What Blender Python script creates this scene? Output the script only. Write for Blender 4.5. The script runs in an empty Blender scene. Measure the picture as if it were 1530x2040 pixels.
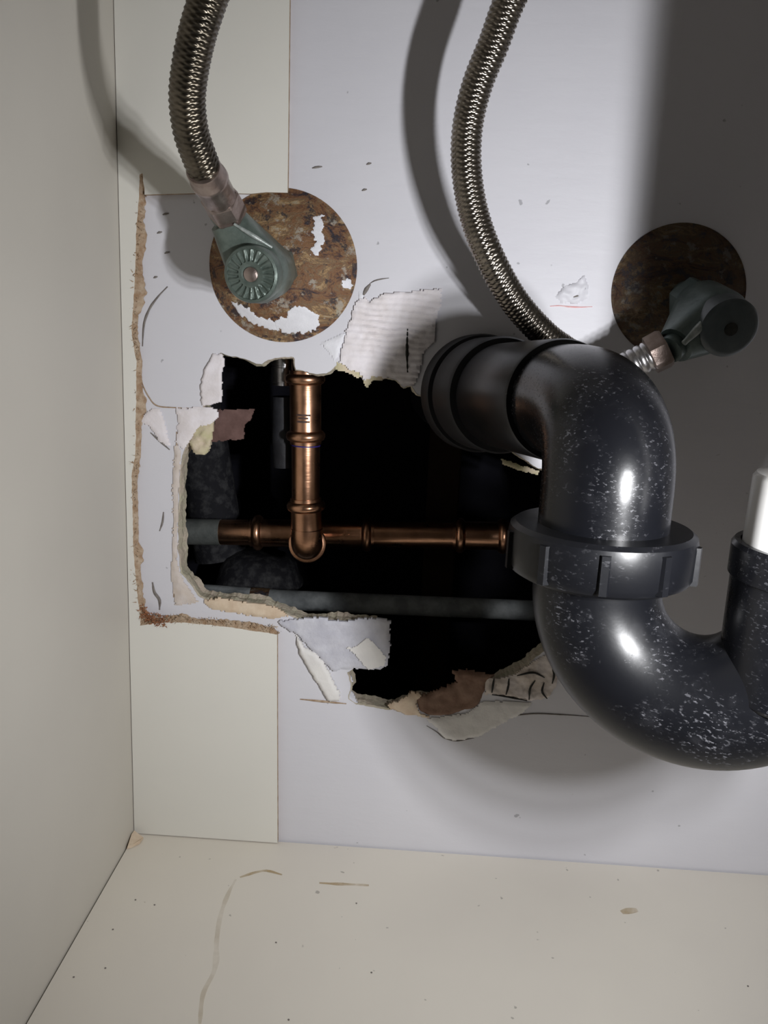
import bpy, bmesh, math, random
import numpy as np
from mathutils import Vector, Matrix, noise
from mathutils.geometry import tessellate_polygon

random.seed(7)
np.random.seed(7)
scene = bpy.context.scene
COL = scene.collection

# ------------------------------------------------------------------ camera
# World: X right along the wall, Y into the wall (drywall face at Y=0), Z up (cabinet floor at Z=0).
FPX, CX, CY = 1700.0, 765.0, 1020.0
WALL_DIST = 0.48


def unit(v):
    v = np.array(v, float)
    return v / np.linalg.norm(v)


AXD = unit((436 - CX, 8500 - CY, FPX))                       # world down seen by the camera
_p0 = np.array([265 - CX, 1665 - CY, FPX])
_dv = np.array([215.0, -375.0, 0.0])
AXZ = unit(_p0 - (AXD @ _p0) / (AXD @ _dv) * _dv)            # into the wall
AXX = np.cross(AXD, AXZ)


def ray(px, py):
    v = np.array([px - CX, py - CY, FPX])
    return np.array([v @ AXX, v @ AXZ, -(v @ AXD)])


_r = ray(272, 1655)
CAM = np.array([0.0, -WALL_DIST, 0.0]) - np.array([_r[0], 0, _r[2]]) * (WALL_DIST / _r[1])


def P(px, py, Y=0.0):
    r = ray(px, py)
    return Vector(CAM + r * ((Y - CAM[1]) / r[1]))


cam_data = bpy.data.cameras.new('camera')
cam = bpy.data.objects.new('camera', cam_data)
COL.objects.link(cam)
right = Vector((AXX[0], AXZ[0], -AXD[0]))
down = Vector((AXX[1], AXZ[1], -AXD[1]))
fwd = Vector((AXX[2], AXZ[2], -AXD[2]))
M4 = Matrix.Identity(4)
for i in range(3):
    M4[i][0] = right[i]
    M4[i][1] = -down[i]
    M4[i][2] = -fwd[i]
    M4[i][3] = CAM[i]
cam.matrix_world = M4
cam_data.sensor_fit = 'HORIZONTAL'
cam_data.sensor_width = 36.0
cam_data.lens = FPX / 1530.0 * 36.0
cam_data.clip_start = 0.005
cam_data.clip_end = 20
scene.camera = cam
scene.cycles.caustics_reflective = False

# ------------------------------------------------------------------ light and exposure
world = bpy.data.worlds.new('world')
scene.world = world
world.use_nodes = True
world.node_tree.nodes['Background'].inputs[0].default_value = (1.0, 0.9, 0.78, 1)
world.node_tree.nodes['Background'].inputs[1].default_value = 0.012

# the hand-held work light with three emitters one above the other, to the right of the camera
LIGHT_POS = Vector((0.299, -0.341, 0.281))
LIGHT_AIM = Vector((0.215, 0.0, 0.240))
for k, (dx, dz) in enumerate(((-0.004, -0.017), (0.0, 0.0), (0.004, 0.017))):
    ld = bpy.data.lights.new('work_light', 'SPOT')
    ld.energy = 1.64
    ld.color = (0.975, 0.98, 1.0)
    ld.shadow_soft_size = 0.0055
    ld.spot_size = math.radians(150)
    ld.spot_blend = 1.0
    lo = bpy.data.objects.new('work_light', ld)
    COL.objects.link(lo)
    lo.location = LIGHT_POS + Vector((dx, 0, dz))
    lo.rotation_euler = (LIGHT_AIM - LIGHT_POS).to_track_quat('-Z', 'Y').to_euler()

vs = scene.view_settings
vs.view_transform = 'Standard'
vs.look = 'None'
vs.gamma = 1
vs.exposure = 0.0
vs.use_curve_mapping = False

# ------------------------------------------------------------------ materials


class NT:
    def __init__(self, name):
        self.m = bpy.data.materials.new(name)
        self.m.use_nodes = True
        self.t = self.m.node_tree
        self.b = self.t.nodes['Principled BSDF']
        self.co = None

    def n(self, typ, **kw):
        nd = self.t.nodes.new(typ)
        for k, v in kw.items():
            setattr(nd, k, v)
        return nd

    def l(self, a, b):
        self.t.links.new(a, b)

    def coord(self, scale=(1, 1, 1), kind='Object', loc=(0, 0, 0)):
        tc = self.n('ShaderNodeTexCoord')
        mp = self.n('ShaderNodeMapping')
        mp.inputs['Scale'].default_value = scale
        mp.inputs['Location'].default_value = loc
        self.l(tc.outputs[kind], mp.inputs['Vector'])
        return mp.outputs['Vector']

    def noise(self, scale, detail=4, rough=0.5, vec=None, dist=0.0):
        nd = self.n('ShaderNodeTexNoise')
        nd.inputs['Scale'].default_value = scale
        nd.inputs['Detail'].default_value = detail
        nd.inputs['Roughness'].default_value = rough
        nd.inputs['Distortion'].default_value = dist
        self.l(vec if vec is not None else self.coord(), nd.inputs['Vector'])
        return nd.outputs['Fac']

    def ramp(self, fac, stops, interp='LINEAR'):
        r = self.n('ShaderNodeValToRGB')
        r.color_ramp.interpolation = interp
        els = r.color_ramp.elements
        while len(els) < len(stops):
            els.new(0.5)
        for e, (p, c) in zip(els, stops):
            e.position = p
            e.color = c if len(c) == 4 else (*c, 1)
        self.l(fac, r.inputs['Fac'])
        return r.outputs['Color']

    def mix(self, fac, a, b):
        m = self.n('ShaderNodeMix', data_type='RGBA')
        for inp, v in ((m.inputs[0], fac), (m.inputs[6], a), (m.inputs[7], b)):
            if isinstance(v, bpy.types.NodeSocket):
                self.l(v, inp)
            elif isinstance(v, (int, float)):
                inp.default_value = v
            else:
                inp.default_value = (*v, 1)
        return m.outputs[2]

    def math(self, op, a, b=0.0):
        m = self.n('ShaderNodeMath', operation=op)
        for inp, v in ((m.inputs[0], a), (m.inputs[1], b)):
            if isinstance(v, bpy.types.NodeSocket):
                self.l(v, inp)
            else:
                inp.default_value = v
        return m.outputs[0]

    def color(self, c):
        if isinstance(c, bpy.types.NodeSocket):
            self.l(c, self.b.inputs['Base Color'])
        else:
            self.b.inputs['Base Color'].default_value = (*c, 1)

    def set(self, rough=0.5, metal=0.0, spec=0.5):
        if isinstance(rough, bpy.types.NodeSocket):
            self.l(rough, self.b.inputs['Roughness'])
        else:
            self.b.inputs['Roughness'].default_value = rough
        if isinstance(metal, bpy.types.NodeSocket):
            self.l(metal, self.b.inputs['Metallic'])
        else:
            self.b.inputs['Metallic'].default_value = metal
        self.b.inputs['Specular IOR Level'].default_value = spec
        return self

    def bump(self, h, strength=0.3, dist=0.001):
        b = self.n('ShaderNodeBump')
        b.inputs['Strength'].default_value = strength
        b.inputs['Distance'].default_value = dist
        self.l(h, b.inputs['Height'])
        self.l(b.outputs['Normal'], self.b.inputs['Normal'])


BK, WH = (0, 0, 0), (1, 1, 1)


def mat_paint(name, base, warm, spots=True, streak=(30, 30, 160), bump=0.35):
    t = NT(name)
    c = t.mix(t.ramp(t.noise(9, 3), [(0.35, BK), (0.7, WH)]), base, warm)
    if spots:
        s = t.ramp(t.noise(160, 2, 0.4), [(0.735, BK), (0.76, WH)])
        c = t.mix(t.math('MULTIPLY', s, 0.6), c, tuple(0.35 * v for v in base))
    t.color(c)
    t.set(0.5, 0, 0.35)
    n1 = t.noise(1, 4, 0.55, t.coord(streak))
    n2 = t.noise(260, 3, 0.6)
    t.bump(t.math('ADD', n1, t.math('MULTIPLY', n2, 0.25)), bump, 0.0012)
    return t.m


def mat_plain(name, a, b, scale=60, rough=0.6, metal=0.0, spec=0.4, bump=0.3, bscale=300, lo_=0.35, hi=0.65):
    t = NT(name)
    t.color(t.mix(t.ramp(t.noise(scale, 4, 0.6), [(lo_, BK), (hi, WH)]), a, b))
    t.set(rough, metal, spec)
    if bump:
        t.bump(t.noise(bscale, 4, 0.6), bump, 0.0008)
    return t.m


M = {}
M['wall'] = mat_paint('grey_white_wall_paint', (0.66, 0.655, 0.70), (0.70, 0.695, 0.735), True, (30, 30, 110), 0.22)
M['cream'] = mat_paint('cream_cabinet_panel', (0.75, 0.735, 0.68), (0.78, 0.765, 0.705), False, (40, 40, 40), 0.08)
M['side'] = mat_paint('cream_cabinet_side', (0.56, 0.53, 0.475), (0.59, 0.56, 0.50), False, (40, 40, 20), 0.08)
M['floor'] = mat_paint('cream_cabinet_floor', (0.74, 0.695, 0.62), (0.78, 0.735, 0.65), True, (40, 40, 40), 0.10)
M['gypsum'] = mat_plain('torn_gypsum', (0.50, 0.47, 0.27), (0.64, 0.54, 0.42), 90, 0.9, bump=0.8)
M['gypsum_edge'] = mat_plain('gypsum_core', (0.46, 0.43, 0.32), (0.52, 0.44, 0.36), 120, 0.9, bump=0.9, bscale=500)
M['beige'] = mat_plain('beige_torn_paper', (0.66, 0.60, 0.57), (0.60, 0.52, 0.45), 70, 0.85, bump=0.5)
M['plaster'] = mat_plain('pale_torn_paper', (0.84, 0.80, 0.83), (0.74, 0.69, 0.69), 70, 0.85, bump=0.5)
M['fibre'] = mat_plain('brown_hardboard_fibre', (0.34, 0.22, 0.13), (0.52, 0.41, 0.30), 260, 0.9, bump=1.0, bscale=900)
M['rust_fibre'] = mat_plain('rust_brown_fibre', (0.24, 0.09, 0.04), (0.38, 0.18, 0.09), 300, 0.9, bump=1.0)
M['brown_paper'] = mat_plain('brown_torn_paper', (0.19, 0.11, 0.075), (0.28, 0.18, 0.13), 120, 0.8, bump=0.6)
M['purple_paper'] = mat_plain('maroon_brown_card', (0.10, 0.055, 0.048), (0.16, 0.095, 0.085), 120, 0.4, bump=0.3)
M['greyflap'] = mat_plain('grey_paper_face', (0.50, 0.50, 0.56), (0.62, 0.62, 0.67), 80, 0.8, bump=0.6)
M['whiteflap'] = mat_plain('white_paper_face', (0.74, 0.72, 0.70), (0.80, 0.78, 0.75), 80, 0.8, bump=0.4)
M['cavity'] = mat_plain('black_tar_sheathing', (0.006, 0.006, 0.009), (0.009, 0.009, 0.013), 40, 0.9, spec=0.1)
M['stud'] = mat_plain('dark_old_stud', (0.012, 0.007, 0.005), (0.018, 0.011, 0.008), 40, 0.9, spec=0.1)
M['crack'] = mat_plain('dark_crack', (0.16, 0.14, 0.13), (0.24, 0.22, 0.20), 300, 0.9, bump=0)
M['slit'] = mat_plain('black_slit', (0.015, 0.015, 0.013), (0.03, 0.03, 0.026), 300, 0.9, bump=0)
M['red'] = mat_plain('red_pencil', (0.75, 0.34, 0.34), (0.8, 0.55, 0.54), 300, 0.9, bump=0)
M['white_paint'] = mat_plain('white_paint_remnant', (0.74, 0.74, 0.78), (0.80, 0.80, 0.84), 120, 0.5, bump=0.4)
M['tail'] = mat_plain('white_plastic', (0.86, 0.85, 0.83), (0.9, 0.89, 0.87), 50, 0.35, bump=0)
M['silver'] = mat_plain('silver_steel', (0.55, 0.54, 0.54), (0.38, 0.37, 0.38), 200, 0.32, 1.0, bump=0.2)
M['darkpipe'] = mat_plain('dark_steel_pipe', (0.010, 0.010, 0.013), (0.022, 0.023, 0.028), 90, 0.6, bump=0.4)
M['conduit'] = mat_plain('grey_painted_conduit', (0.105, 0.115, 0.12), (0.22, 0.235, 0.24), 60, 0.75, bump=0.6, lo_=0.4, hi=0.7)
M['greypipe'] = mat_plain('dull_grey_pipe', (0.10, 0.11, 0.105), (0.16, 0.17, 0.16), 90, 0.6, 0.3)
M['print'] = mat_plain('dark_print', (0.05, 0.03, 0.025), (0.09, 0.05, 0.04), 400, 0.6, bump=0)
M['ink'] = mat_plain('blue_ink', (0.02, 0.015, 0.12), (0.03, 0.02, 0.2), 400, 0.5, bump=0)


def mat_copper():
    t = NT('bright_copper')
    c = t.mix(t.ramp(t.noise(80, 4, 0.6), [(0.3, BK), (0.75, WH)]), (0.68, 0.38, 0.24), (0.48, 0.26, 0.155))
    t.color(c)
    t.set(t.math('ADD', t.math('MULTIPLY', t.noise(120, 3), 0.2), 0.2), 1.0)
    t.bump(t.noise(1, 3, 0.5, t.coord((60, 60, 900))), 0.12, 0.0006)
    return t.m


def mat_abs(name, amount, rough=0.27, fs=520):
    """glossy black plastic with specks of pale dust"""
    t = NT(name)
    v = t.coord((0.75, 0.75, 1.5))
    fine = t.ramp(t.noise(fs, 2.5, 0.65, v), [(0.60 - 0.02 * amount, BK), (0.70 - 0.02 * amount, WH)])
    big = t.ramp(t.noise(34, 5, 0.7), [(0.46, BK), (0.62, WH)])
    film = t.ramp(t.noise(90, 5, 0.75), [(0.45, BK), (0.8, WH)])
    dust = t.math('MULTIPLY', t.math('MULTIPLY', fine, big), 0.42 * amount)
    film2 = t.math('MULTIPLY', t.math('MULTIPLY', film, big), 0.07 * amount)
    f = t.math('ADD', dust, film2)
    t.color(t.mix(f, (0.0042, 0.0045, 0.006), (0.20, 0.20, 0.22)))
    t.set(t.math('ADD', t.math('MULTIPLY', f, 0.6), rough), 0, 0.4)
    t.bump(t.math('ADD', t.noise(220, 3), f), 0.06, 0.0008)
    return t.m


def mat_rust(name, dark):
    t = NT(name)
    n1 = t.noise(70, 7, 0.75, t.coord((0.8, 1, 1.7)), 0.8)
    k = dark
    c = t.ramp(n1, [(0.35, (0.02 * k, 0.02 * k, 0.03 * k)), (0.42, (0.10 * k, 0.05 * k, 0.032 * k)),
                    (0.475, (0.20 * k, 0.10 * k, 0.045 * k)), (0.53, (0.15 * k, 0.10 * k, 0.06 * k)),
                    (0.58, (0.31 * k, 0.19 * k, 0.085 * k)), (0.68, (0.34 * k, 0.33 * k, 0.26 * k))])
    n2 = t.ramp(t.noise(120, 5, 0.75, t.coord((1, 1, 1), loc=(3, 1, 2))), [(0.54, BK), (0.60, WH)])
    c = t.mix(t.math('MULTIPLY', n2, 0.8), c, (0.022, 0.022, 0.032))
    n3 = t.ramp(t.noise(95, 5, 0.7, t.coord((1, 1, 1), loc=(7, 4, 1))), [(0.58, BK), (0.64, WH)])
    c = t.mix(t.math('MULTIPLY', n3, 0.75), c, (0.36 * k, 0.33 * k, 0.28 * k))
    t.color(c)
    t.set(0.55, 0.15, 0.4)
    t.bump(t.noise(320, 5, 0.7), 1.0, 0.001)
    return t.m


def mat_verdigris(name, a, b, metal=0.35):
    t = NT(name)
    c = t.mix(t.ramp(t.noise(110, 5, 0.65), [(0.35, BK), (0.68, WH)]), a, b)
    t.color(c)
    t.set(t.math('ADD', t.math('MULTIPLY', t.noise(150, 3), 0.25), 0.25), metal, 0.5)
    t.bump(t.noise(350, 4, 0.6), 0.25, 0.0006)
    return t.m


M['copper'] = mat_copper()
M['abs'] = mat_abs('black_plastic_dusty', 0.9, 0.26, 720)
M['abs_spatter'] = mat_abs('black_plastic_spattered', 1.3, 0.34, 640)
M['hub'] = mat_plain('matte_black_plastic', (0.010, 0.010, 0.012), (0.014, 0.014, 0.016), 90, 0.55, spec=0.4, bump=0.1)
M['abs_clean'] = mat_abs('black_plastic_clean', 0.35, 0.36)
M['rust'] = mat_rust('rusted_flange', 1.15)
M['rust_shaded'] = mat_rust('shaded_rusted_flange', 0.4)  # rust with the right flange's shadow painted in; conduit band shares it
M['valve'] = mat_verdigris('verdigris_metal', (0.085, 0.112, 0.096), (0.16, 0.195, 0.172))
M['valve_shaded'] = mat_verdigris('shaded_verdigris_metal', (0.075, 0.105, 0.10), (0.13, 0.165, 0.155))  # verdigris with the shadow over the right valve worked into its colour
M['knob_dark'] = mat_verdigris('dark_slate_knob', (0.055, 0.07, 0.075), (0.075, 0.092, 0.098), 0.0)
M['braid'] = mat_plain('braided_steel', (0.32, 0.285, 0.245), (0.22, 0.195, 0.165), 150, 0.27, 1.0, bump=0)
M['braid_dirty'] = mat_plain('dirty_braided_steel', (0.18, 0.155, 0.12), (0.085, 0.075, 0.06), 90, 0.32, 1.0, bump=0)
M['nut'] = mat_plain('tarnished_nut', (0.40, 0.33, 0.30), (0.26, 0.20, 0.175), 120, 0.33, 0.85, bump=0.25)
M['dirty_black'] = mat_plain('dusty_black_pipe', (0.012, 0.012, 0.015), (0.06, 0.06, 0.062), 150, 0.8, spec=0.2, bump=0.5, lo_=0.45, hi=0.75)
M['chip'] = mat_plain('pale_wood_chip', (0.60, 0.46, 0.33), (0.70, 0.58, 0.44), 120, 0.8)


def mat_stain(name, colr, strength):
    t = NT(name)
    n = t.ramp(t.noise(60, 4, 0.6), [(0.25, BK), (0.7, WH)])
    t.color(colr)
    t.set(0.7, 0, 0.2)
    t.l(t.math('MULTIPLY', n, strength), t.b.inputs['Alpha'])
    return t.m


M['stain'] = mat_stain('yellow_stain', (0.50, 0.36, 0.17), 0.75)
M['stain_pale'] = mat_stain('pale_yellow_stain', (0.52, 0.41, 0.26), 0.30)

# ------------------------------------------------------------------ mesh helpers


def link(o, parent=None):
    COL.objects.link(o)
    if parent:
        o.parent = parent
    return o


def mesh(name, verts, faces, mats, parent=None, smooth=False, mi=None):
    me = bpy.data.meshes.new(name)
    me.from_pydata([tuple(v) for v in verts], [], [tuple(f) for f in faces])
    bm = bmesh.new()
    bm.from_mesh(me)
    if mi is None:
        bmesh.ops.recalc_face_normals(bm, faces=bm.faces)
    bm.to_mesh(me)
    bm.free()
    for m in (mats if isinstance(mats, (list, tuple)) else [mats]):
        me.materials.append(M[m])
    if mi is not None:
        me.polygons.foreach_set('material_index', mi)
    if smooth:
        me.polygons.foreach_set('use_smooth', [True] * len(me.polygons))
        if smooth != 'all':
            me.set_sharp_from_angle(angle=math.radians(smooth if smooth is not True else 40))
    me.update()
    return link(bpy.data.objects.new(name, me), parent)


def tag(o, label, cat, group=None, kind=None):
    o['label'] = label
    if cat:
        o['category'] = cat
    if group:
        o['group'] = group
    if kind:
        o['kind'] = kind
    return o


def empty(name, loc, label, cat, group=None):
    o = bpy.data.objects.new(name, None)
    o.empty_display_size = 0.01
    COL.objects.link(o)
    return tag(o, label, cat, group)


def frames(pts):
    pts = [Vector(p) for p in pts]
    n = len(pts)
    tans = []
    for i in range(n):
        a = pts[max(0, i - 1)]
        b = pts[min(n - 1, i + 1)]
        tans.append((b - a).normalized())
    up = Vector((0, 0, 1)) if abs(tans[0].z) < 0.9 else Vector((0, 1, 0))
    u = tans[0].cross(up).normalized()
    out = []
    for t in tans:
        u = (u - t * u.dot(t)).normalized()
        out.append((u, t.cross(u)))
    return pts, tans, out


def tube_geo(pts, radii, seg=32, caps=True, wob=None):
    pts, tans, fr = frames(pts)
    if not isinstance(radii, (list, tuple)):
        radii = [radii] * len(pts)
    V, F = [], []
    for i, p in enumerate(pts):
        u, v = fr[i]
        for k in range(seg):
            a = 2 * math.pi * k / seg
            r = radii[i] * (wob(i, k, a) if wob else 1)
            V.append(p + (u * math.cos(a) + v * math.sin(a)) * r)
    for i in range(len(pts) - 1):
        for k in range(seg):
            k2 = (k + 1) % seg
            F.append((i * seg + k, i * seg + k2, (i + 1) * seg + k2, (i + 1) * seg + k))
    if caps:
        F.append(tuple(range(seg))[::-1])
        F.append(tuple((len(pts) - 1) * seg + k for k in range(seg)))
    return V, F


def tube(name, pts, radii, mat, parent=None, seg=32, smooth=50, caps=True, wob=None):
    V, F = tube_geo(pts, radii, seg, caps, wob)
    return mesh(name, V, F, mat, parent, smooth)


def lathe(name, a, b, prof, mat, parent=None, seg=48, smooth=45, wob=None, caps=True):
    """profile (t along a->b in metres, radius)"""
    a = Vector(a)
    d = (Vector(b) - a).normalized()
    up = Vector((0, 0, 1)) if abs(d.z) < 0.9 else Vector((0, 1, 0))
    u = d.cross(up).normalized()
    v = d.cross(u)
    V, F = [], []
    for i, (t, r) in enumerate(prof):
        for k in range(seg):
            an = 2 * math.pi * k / seg
            rr = r * (wob(i, k, an) if wob else 1)
            V.append(a + d * t + (u * math.cos(an) + v * math.sin(an)) * rr)
    for i in range(len(prof) - 1):
        for k in range(seg):
            k2 = (k + 1) % seg
            F.append((i * seg + k, i * seg + k2, (i + 1) * seg + k2, (i + 1) * seg + k))
    if caps:
        F.append(tuple(range(seg))[::-1])
        F.append(tuple((len(prof) - 1) * seg + k for k in range(seg)))
    return mesh(name, V, F, mat, parent, smooth)


def spline(pts, n=12):
    pts = [Vector(p) for p in pts]
    pts = [pts[0] * 2 - pts[1]] + pts + [pts[-1] * 2 - pts[-2]]
    out = []
    for i in range(1, len(pts) - 2):
        p0, p1, p2, p3 = pts[i - 1:i + 3]
        for k in range(n):
            t = k / n
            out.append(0.5 * ((2 * p1) + (p2 - p0) * t + (2 * p0 - 5 * p1 + 4 * p2 - p3) * t * t
                              + (3 * p1 - p0 - 3 * p2 + p3) * t ** 3))
    out.append(pts[-2])
    return out


def resample(pts, step):
    d = [0.0]
    for a, b in zip(pts, pts[1:]):
        d.append(d[-1] + (b - a).length)
    n = max(2, int(d[-1] / step))
    out, j = [], 0
    for i in range(n + 1):
        s = d[-1] * i / n
        while j < len(d) - 2 and d[j + 1] < s:
            j += 1
        w = (s - d[j]) / max(1e-9, d[j + 1] - d[j])
        out.append(pts[j].lerp(pts[j + 1], w))
    return out


def box(name, lo_, hi, mat, parent=None, bev=0.0):
    bm = bmesh.new()
    bmesh.ops.create_cube(bm, size=1)
    for v in bm.verts:
        for i in range(3):
            v.co[i] = lo_[i] + (v.co[i] + 0.5) * (hi[i] - lo_[i])
    if bev:
        bmesh.ops.bevel(bm, geom=list(bm.edges), offset=bev, segments=2, affect='EDGES')
    me = bpy.data.meshes.new(name)
    bm.to_mesh(me)
    bm.free()
    me.materials.append(M[mat])
    return link(bpy.data.objects.new(name, me), parent)


def rag_outline(pts, step=0.0011, amp=0.0006, seed=0):
    """pts: (x, z, ragged flag for the run to the next point) -> dense 2-D outline and its ragged flags"""
    out, flg = [], []
    n = len(pts)
    for i in range(n):
        x0, z0, r = pts[i]
        x1, z1, _ = pts[(i + 1) % n]
        L = math.hypot(x1 - x0, z1 - z0)
        k = max(1, int(L / step)) if r else 1
        nx, nz = (z1 - z0) / max(L, 1e-9), -(x1 - x0) / max(L, 1e-9)
        for j in range(k):
            t = j / k
            x, z = x0 + (x1 - x0) * t, z0 + (z1 - z0) * t
            if r:
                q = noise.noise(Vector((x * 700, z * 700, seed))) * 0.6 + noise.noise(Vector((x * 220, z * 220, seed + 5)))
                x += nx * q * amp
                z += nz * q * amp
            out.append((x, z))
            flg.append(r)
    return out, flg


def offset2d(out, d, seed, flg, lo_=0.2, side=1):
    n = len(out)
    res = []
    for i in range(n):
        x0, z0 = out[i - 3]
        x1, z1 = out[(i + 3) % n]
        L = math.hypot(x1 - x0, z1 - z0) or 1
        nx, nz = (z1 - z0) / L, -(x1 - x0) / L
        x, z = out[i]
        if flg[i] and flg[i - 1]:
            q = 0.5 + 0.9 * noise.noise(Vector((x * 60, z * 60, seed))) + 0.35 * noise.noise(Vector((x * 400, z * 400, seed)))
            q = max(lo_, q) * d * side
            x += nx * q
            z += nz * q
        res.append((x, z))
    return res


def area2(o):
    return sum(o[i - 1][0] * o[i][1] - o[i][0] * o[i - 1][1] for i in range(len(o))) / 2


def pix(poly, Y=0.0):
    """pixel outline -> wall-plane outline (x, z, flag)"""
    res = []
    for p in poly:
        w = P(p[0], p[1], Y)
        res.append((w.x, w.z, p[2] if len(p) > 2 else 1))
    return res


# ------------------------------------------------------------------ the cabinet shell
corner_t, corner_b = P(232, 100), P(269, 1600)
X0 = 0.5 * (corner_t.x + corner_b.x)
X1 = 0.62
ZTOP = 0.66
FRONT = -0.60

# drywall back wall with the broken hole
hole_px = [(440, 703), (452, 708), (470, 709), (488, 716), (506, 722), (522, 727), (534, 716), (548, 712), (584, 712),
           (590, 735), (600, 738), (624, 745), (650, 744), (664, 734), (674, 724), (690, 731), (700, 740), (716, 745),
           (726, 760), (744, 752), (764, 752), (786, 756), (804, 770), (820, 768), (830, 786), (870, 792),
           (920, 815), (960, 850), (985, 872), (1004, 890), (1036, 910), (1066, 930), (1110, 945), (1140, 1050), (1150, 1180),
           (1120, 1270), (1092, 1292), (1066, 1310), (1040, 1338), (1004, 1352), (965, 1372), (930, 1385),
           (880, 1400), (835, 1400), (800, 1408), (775, 1415), (740, 1408), (706, 1402), (694, 1392), (700, 1360),
           (692, 1340), (706, 1330), (745, 1328),
           (745, 1245), (680, 1240), (600, 1236), (566, 1222), (520, 1207), (470, 1200), (420, 1196), (398, 1190),
           (380, 1165), (360, 1140), (355, 1100), (355, 1040), (356, 980), (360, 930), (366, 900), (380, 875),
           (392, 850), (418, 838), (404, 812), (410, 790), (418, 760), (412, 735), (425, 712)]
hole, hflg = rag_outline(pix(hole_px), 0.0011, 0.0007, 3)
if area2(hole) < 0:
    sgn = 1
else:
    sgn = -1
outer = [(X0 - 0.02, -0.03), (X1 + 0.02, -0.03), (X1 + 0.02, ZTOP + 0.02), (X0 - 0.02, ZTOP + 0.02)]
allv = outer + hole
tris = tessellate_polygon([[Vector((x, z, 0)) for x, z in outer], [Vector((x, z, 0)) for x, z in hole]])
TH = 0.0125
no, nh = len(outer), len(hole)
V = [(x, 0, z) for x, z in allv] + [(x, TH, z) for x, z in outer]
Fc = [tuple(t) for t in tris]
for i in range(no):
    j = (i + 1) % no
    Fc.append((i, j, no + nh + j, no + nh + i))
wall_back = mesh('wall_back', V, Fc, 'wall')
for p in wall_back.data.polygons:
    pass
tag(wall_back, 'grey-white painted drywall behind the pipes with a large broken hole', 'wall', kind='structure')

# torn edge of the hole: paper, gypsum, backing paper
rings = [(0.0, -0.0002, 0), (0.0010, 0.0008, 1), (0.0017, 0.0045, 40), (0.0012, 0.0085, 90), (0.0022, TH, 140)]
V, F = [], []
for d, y, sd in rings:
    o = offset2d(hole, d, 11 + sd * 0.15, hflg, 0.0, sgn) if d else hole
    V += [(x, y, z) for x, z in o]
for r in range(len(rings) - 1):
    for i in range(nh):
        j = (i + 1) % nh
        F.append((r * nh + i, r * nh + j, (r + 1) * nh + j, (r + 1) * nh + i))
mesh('torn_edge', V, F, 'gypsum_edge', wall_back)

# cabinet side, floor, far side and counter underside
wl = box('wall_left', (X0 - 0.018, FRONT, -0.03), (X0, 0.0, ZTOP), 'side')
tag(wl, 'cream painted cabinet side panel on the left', 'wall', kind='structure')
fl = box('floor', (X0 + 0.0009, FRONT, -0.018), (X1, -0.0012, 0.0), 'floor')
tag(fl, 'cream cabinet floor panel with faint yellow stains', 'floor', kind='structure')
wr = box('wall_right', (X1, FRONT, -0.03), (X1 + 0.018, 0.0, ZTOP), 'side')
tag(wr, 'cream cabinet side panel on the right, out of view', 'wall', kind='structure')
ce = box('ceiling', (X0 - 0.018, FRONT, ZTOP), (X1 + 0.018, 0.0, ZTOP + 0.018), 'side')
tag(ce, 'underside of the countertop above the pipes, out of view', 'ceiling', kind='structure')
ub = box('trim_1', (X0 - 0.018, FRONT, -0.032), (X1 + 0.018, 0.0, -0.0185), 'stud')
tag(ub, 'dark board beneath the cabinet floor seen through the joints', 'board', kind='structure')

# wall cavity
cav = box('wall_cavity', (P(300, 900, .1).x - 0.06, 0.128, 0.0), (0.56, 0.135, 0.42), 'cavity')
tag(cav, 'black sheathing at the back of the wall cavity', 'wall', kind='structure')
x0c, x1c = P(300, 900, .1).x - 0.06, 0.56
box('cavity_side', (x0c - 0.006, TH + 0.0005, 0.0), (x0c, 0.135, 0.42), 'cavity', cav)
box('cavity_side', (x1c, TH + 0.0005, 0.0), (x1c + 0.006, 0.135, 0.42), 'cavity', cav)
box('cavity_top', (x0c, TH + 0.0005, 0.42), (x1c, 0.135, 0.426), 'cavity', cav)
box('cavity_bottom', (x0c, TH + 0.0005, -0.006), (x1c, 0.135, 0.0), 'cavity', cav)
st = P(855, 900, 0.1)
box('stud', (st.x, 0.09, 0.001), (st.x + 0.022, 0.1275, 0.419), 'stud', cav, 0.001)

# ---- cream back panel with the cut-out notch
PT = 0.0035
panel_px = [(577, -340, 0), (577, 0, 0), (574, 300, 0), (573, 384, 0), (530, 383, 0), (500, 386, 0), (430, 384, 0), (350, 386, 0), (288, 388, 1),
            (284, 345, 1), (279, 348, 1), (276, 400, 1), (271, 470, 1), (270, 520, 1), (266, 600, 1), (262, 660, 1), (266, 690, 1), (272, 720, 1),
            (271, 800, 1), (270, 900, 1), (262, 950, 1), (264, 1000, 1), (266, 1100, 1), (273, 1180, 1), (278, 1215, 1), (279, 1247, 1),
            (310, 1241, 1), (360, 1240, 1), (430, 1246, 1), (500, 1256, 1), (552, 1264, 0), (552, 1400, 0), (553, 1672, 0)]
pp = pix(panel_px, -PT)
zb = 0.0006
pp = [(x, max(z, zb), r) for x, z, r in pp]
pp[-1] = (pp[-1][0], zb, 0)
pp += [(X0 + 0.0004, zb, 0), (X0 + 0.0004, ZTOP - 0.001, 0)]
pp[0] = (pp[0][0], ZTOP - 0.001, 0)
po, pf = rag_outline(pp, 0.0011, 0.00035, 21)
s2 = 1 if area2(po) > 0 else -1
n = len(po)
ptri = tessellate_polygon([[Vector((x, z, 0)) for x, z in po]])
trim2 = mesh('trim_2', [(x, -PT, z) for x, z in po], [tuple(t) for t in ptri], 'cream')
tag(trim2, 'cream hardboard back panel in the left corner with a notch sawn out', 'panel', kind='structure')
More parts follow.
